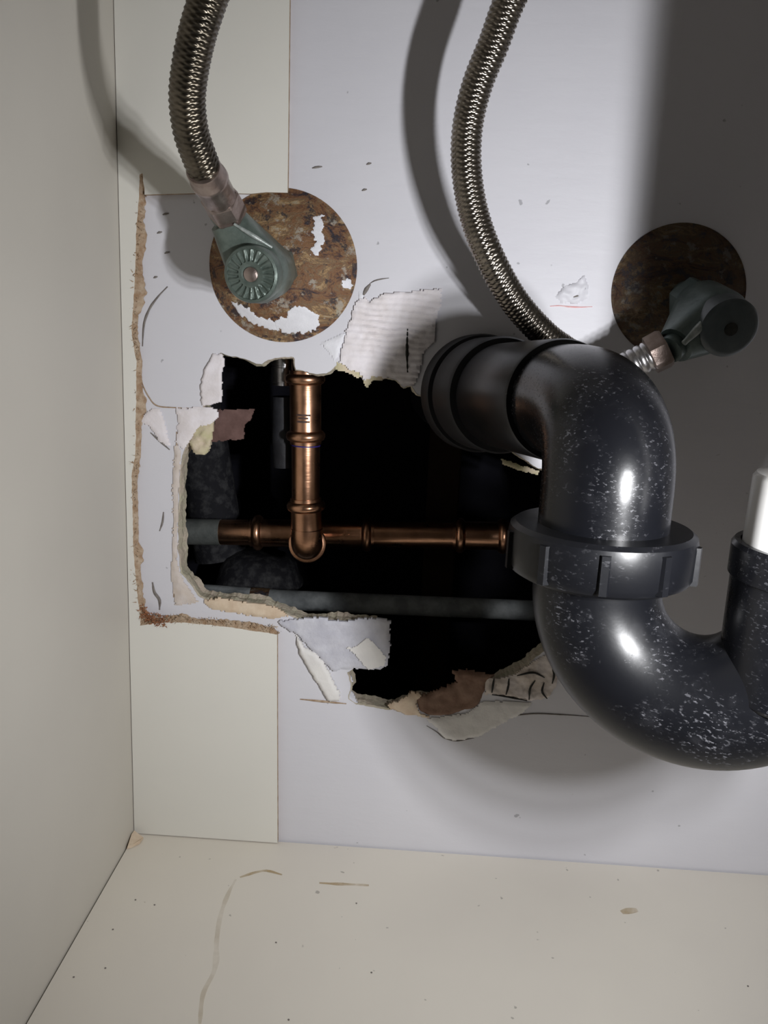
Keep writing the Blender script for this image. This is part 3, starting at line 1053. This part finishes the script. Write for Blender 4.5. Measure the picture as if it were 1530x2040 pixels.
# elbow: starts along the hub axis and turns down to the vertical leg
e0 = ca + hd * (hl - 0.006)
p3 = Vector((vx, VY, P(1207, 1075, VY).z))
pv = Vector((vx, VY, P(1207, 975, VY).z))
k1 = e0 + hd * 0.008


def bez(a, b, c, d, n):
    return [((1 - t) ** 3) * a + 3 * ((1 - t) ** 2) * t * b + 3 * (1 - t) * t * t * c + t ** 3 * d for t in (i / n for i in range(n + 1))]


Lb = (pv - k1).length
path = [e0] + bez(k1, k1 + hd * Lb * 0.42, pv + Vector((0, 0, Lb * 0.42)), pv, 40) + [p3]
path = resample(path, 0.002)
tube('elbow', path, RP, 'abs', trap, 72, 60)
# union nut
n0 = P(1207, 1040, VY)
nb = P(1207, 1168, VY)
n0 = Vector((vx, VY, n0.z - 0.001))
nb = Vector((vx, VY, n0.z - 0.0195))
un = lathe('union_nut', n0, nb, [(0.0, 0.0255), (0.0, 0.0325), (0.0015, 0.0345), (0.004, 0.0350), (0.0155, 0.0348), (0.018, 0.0335), (0.0195, 0.0310), (0.0195, 0.026)], 'abs_clean', trap, 96, 30)
for k in range(10):
    an = 2 * math.pi * k / 10 + 0.16
    rd = Vector((math.cos(an), math.sin(an), 0))
    tg = Vector((-math.sin(an), math.cos(an), 0))
    c = Vector((vx, VY, n0.z))
    V = []
    for z in (-0.003, -0.0172):
        for s, rr in ((-0.0022, 0.0340), (-0.0013, 0.0362), (0.0013, 0.0362), (0.0022, 0.0340)):
            V.append(c + rd * rr + tg * s + Vector((0, 0, z)))
    mesh('grip_lug', V, [(0, 1, 2, 3), (7, 6, 5, 4), (0, 4, 5, 1), (1, 5, 6, 2), (2, 6, 7, 3), (3, 7, 4, 0)], 'abs_clean', un)
# lower bend
SW = math.radians(28)                         # swivelled towards the viewer
sd = Vector((math.cos(SW), -math.sin(SW), 0))
BR = 0.0370
zc = nb.z - 0.004
cen = Vector((vx, VY, zc)) + sd * BR
path = [Vector((vx, VY, n0.z - 0.012)), Vector((vx, VY, nb.z))]
for k in range(49):
    a = math.pi * k / 48
    path.append(cen - sd * BR * math.cos(a) + Vector((0, 0, -BR * math.sin(a))))
rx = cen + sd * BR
path.append(rx + Vector((0, 0, 0.0005)))
tube('lower_bend', path, RP, 'abs_spatter', trap, 72, 60)
rtop = P(1540, 1085, rx.y).z
lathe('riser_socket', (rx.x, rx.y, zc - 0.026), (rx.x, rx.y, 1), [(0, 0.0262), (0.0015, 0.0272), (rtop - zc + 0.014, 0.0272), (rtop - zc + 0.0145, 0.0282), (rtop - zc + 0.0245, 0.0282), (rtop - zc + 0.026, 0.0272), (rtop - zc + 0.026, 0.0253), (rtop - zc + 0.010, 0.0253)], 'abs', trap, 96, 30, caps=False)

# white tailpiece standing in the trap
tz = rtop
tail = empty('tailpiece', (rx.x, rx.y, tz), 'bright white plastic tailpiece standing in the black trap at the right edge', 'pipe')
lathe('sleeve', (rx.x, rx.y, tz - 0.012), (rx.x, rx.y, 2), [(0, 0.0250), (0.034, 0.0243), (0.0355, 0.0232), (0.0362, 0.0185)], 'tail', tail, 64)
lathe('tube', (rx.x + 0.0065, rx.y, tz + 0.0235), (rx.x + 0.0065, rx.y, 2), [(0, 0.0180), (0.0005, 0.0232), (ZTOP - tz - 0.0240, 0.0232)], 'tail', tail, 64)  # mostly unseen tube, widened and set off-centre to shadow the wall's right side

# ------------------------------------------------------------------ pipes inside the wall
# copper riser and cross line
RY = 0.034
HY = 0.075
cr = 0.0086
cop = empty('copper_pipe_run', P(608, 1060, RY), 'new copper riser and horizontal water line with pressed fittings inside the wall hole', 'pipe')


def press(name, a, b, ends, r=0.0096, parent=None):
    """pressed fitting body from a to b with a beaded collar near each end in ends"""
    L = (b - a).length
    prof = []

    def bead(t, s):
        seq = [(-0.0052, r - 0.0001), (-0.0034, r), (-0.0026, r * 1.16), (-0.001, r * 1.24), (0.0008, r * 1.24), (0.0022, r * 1.14), (0.003, r * 1.0), (0.004, r * 0.985)]
        return [(t + q[0], q[1]) for q in (seq if s > 0 else [(-x, y) for x, y in reversed(seq)])]
    if 'a' in ends:
        prof += bead(0.0058, 1)
    else:
        prof += [(0, r)]
    if 'b' in ends:
        prof += bead(L - 0.0058, -1)
    else:
        prof += [(L, r)]
    return lathe(name, a, b, prof, 'copper', parent or cop, 48, 40)


ztop_r = P(608, 690, RY)
zel = P(612, 1074, RY)
rxx = zel.x
top = Vector((P(608, 737, RY).x, RY, ztop_r.z))
mid1 = P(609, 886, RY)
mid2 = P(609, 990, RY)
tube('riser_pipe', [top + Vector((0, 0, 0.012)), mid1, mid2, Vector((P(610, 1045, RY).x, RY, P(610, 1045, RY).z))], cr, 'copper', cop, 48)
c_top = P(608, 737, RY)
pc = press('press_coupling', P(608, 736, RY), mid1, 'ab')
lathe('ink_mark', mid1 + Vector((0, 0, 0.0002)), mid1 + Vector((0, 0, -1)), [(0, 0.00895), (0.0007, 0.00895)], 'ink', cop, 40)
# faint printed bars on the coupling
for dy, wdt in ((824, 1.0), (830, 0.7), (837, 0.9)):
    cpt = P(608, dy, RY)
    V, F = [], []
    for k in range(9):
        an = -math.pi / 2 + (-0.45 + 0.9 * k / 8) * wdt + 0.02
        for z in (-0.00055, 0.00055):
            V.append((cpt.x + math.cos(an) * 0.00978, RY + math.sin(an) * 0.00978, cpt.z + z))
    for k in range(8):
        F.append((2 * k, 2 * k + 1, 2 * k + 3, 2 * k + 2))
    mesh('printed_bar', V, F, 'print', pc)
ea = mid2
eb = P(611, 1052, RY)
el = press('press_elbow', ea, eb, 'a')
# elbow bend: down then back into the tee
hz_pt = P(615, 1064, HY)
bp = bez(eb, eb + Vector((0, 0, -0.016)), Vector((rxx, RY + 0.006, zel.z - 0.0045)), Vector((hz_pt.x, HY - 0.006, hz_pt.z)), 24)
tube('elbow_bend', bp, [0.0099] * len(bp), 'copper', el, 40)
ring_c = P(622, 1088, RY + 0.004)
lathe('elbow_bead', bp[13], bp[14], [(-0.0022, 0.0098), (-0.0014, 0.0116), (0, 0.0121), (0.0014, 0.0116), (0.0022, 0.0098)], 'copper', el, 40)
# horizontal line
hl0, hl1 = P(290, 1058, HY), P(1160, 1070, HY)
dh = (hl1 - hl0).normalized()


def on_line(px):
    x = P(px, 1064, HY).x
    return hl0 + dh * ((x - hl0.x) / dh.x)


tube('grey_pipe_end', [hl0, on_line(440)], cr * 1.03, 'greypipe', cop, 40)
tube('cross_pipe', [on_line(440), hl1], cr, 'copper', cop, 40)
press('press_tee', on_line(498), on_line(748), 'ab')
press('press_coupling', on_line(900), on_line(1018), 'ab')

# old steel stub with dark lower end beside the riser
SX = P(565, 780, 0.0475)
stp = empty('steel_stub_pipe', SX, 'short silver steel pipe with a dark lower end behind the copper riser', 'pipe')
za, zb2 = P(565, 690, 0.0475), P(565, 792, 0.0475)
lathe('silver_end', za + Vector((0, 0, 0.004)), zb2, [(0, 0.0077), (0.0150, 0.0077), (0.0152, 0.0071), (0.0165, 0.0071), (0.0168, 0.0076), (0.0255, 0.0076), (0.0258, 0.0072), (0.0275, 0.0072)], 'silver', stp, 40)
tube('dark_end', [P(565, 790, 0.0475), P(565, 880, 0.0475), P(567, 930, 0.0475)], [0.0073, 0.0073, 0.0070], 'darkpipe', stp, 40)
tube('side_arm', [P(565, 868, 0.0475), P(565, 868, 0.127)], 0.007, 'darkpipe', stp, 24)

# grey conduit across the bottom of the hole
con = tube('conduit', [P(330, 1178, 0.054), P(560, 1195, 0.054), P(820, 1206, 0.054), P(1240, 1224, 0.054)], 0.0066, 'conduit', None, 32)
tag(con, 'mottled grey horizontal conduit low inside the wall hole', 'conduit')
lathe('rust_band', P(500, 1190.5, 0.054), P(600, 1197, 0.054), [(0, 0.0067), (0.0005, 0.0069), (0.012, 0.0069), (0.0125, 0.0067)], 'rust_shaded', con, 32)

# dusty black drain pipe in the back of the cavity
dp = empty('cavity_drain_pipe', P(515, 1160, 0.1), 'dusty black drain pipe with a wide round fitting deep inside the wall hole', 'pipe')
tube('pipe', [P(380, 780, 0.105), P(400, 880, 0.105), P(425, 1030, 0.105), P(440, 1110, 0.104)], 0.0185, 'dirty_black', dp, 48)
fa_, fb_ = P(515, 1100, 0.096), P(515, 1172, 0.096)
lathe('fitting', fa_, fb_, [(0, 0.0150), (0.003, 0.022), (0.008, 0.027), (0.017, 0.0295), (0.0200, 0.0315), (0.0225, 0.0318), (0.0245, 0.0300)], 'dirty_black', dp, 64)
tube('bracket', [P(360, 985, 0.127), P(360, 985, 0.10)], 0.004, 'dirty_black', dp, 12)
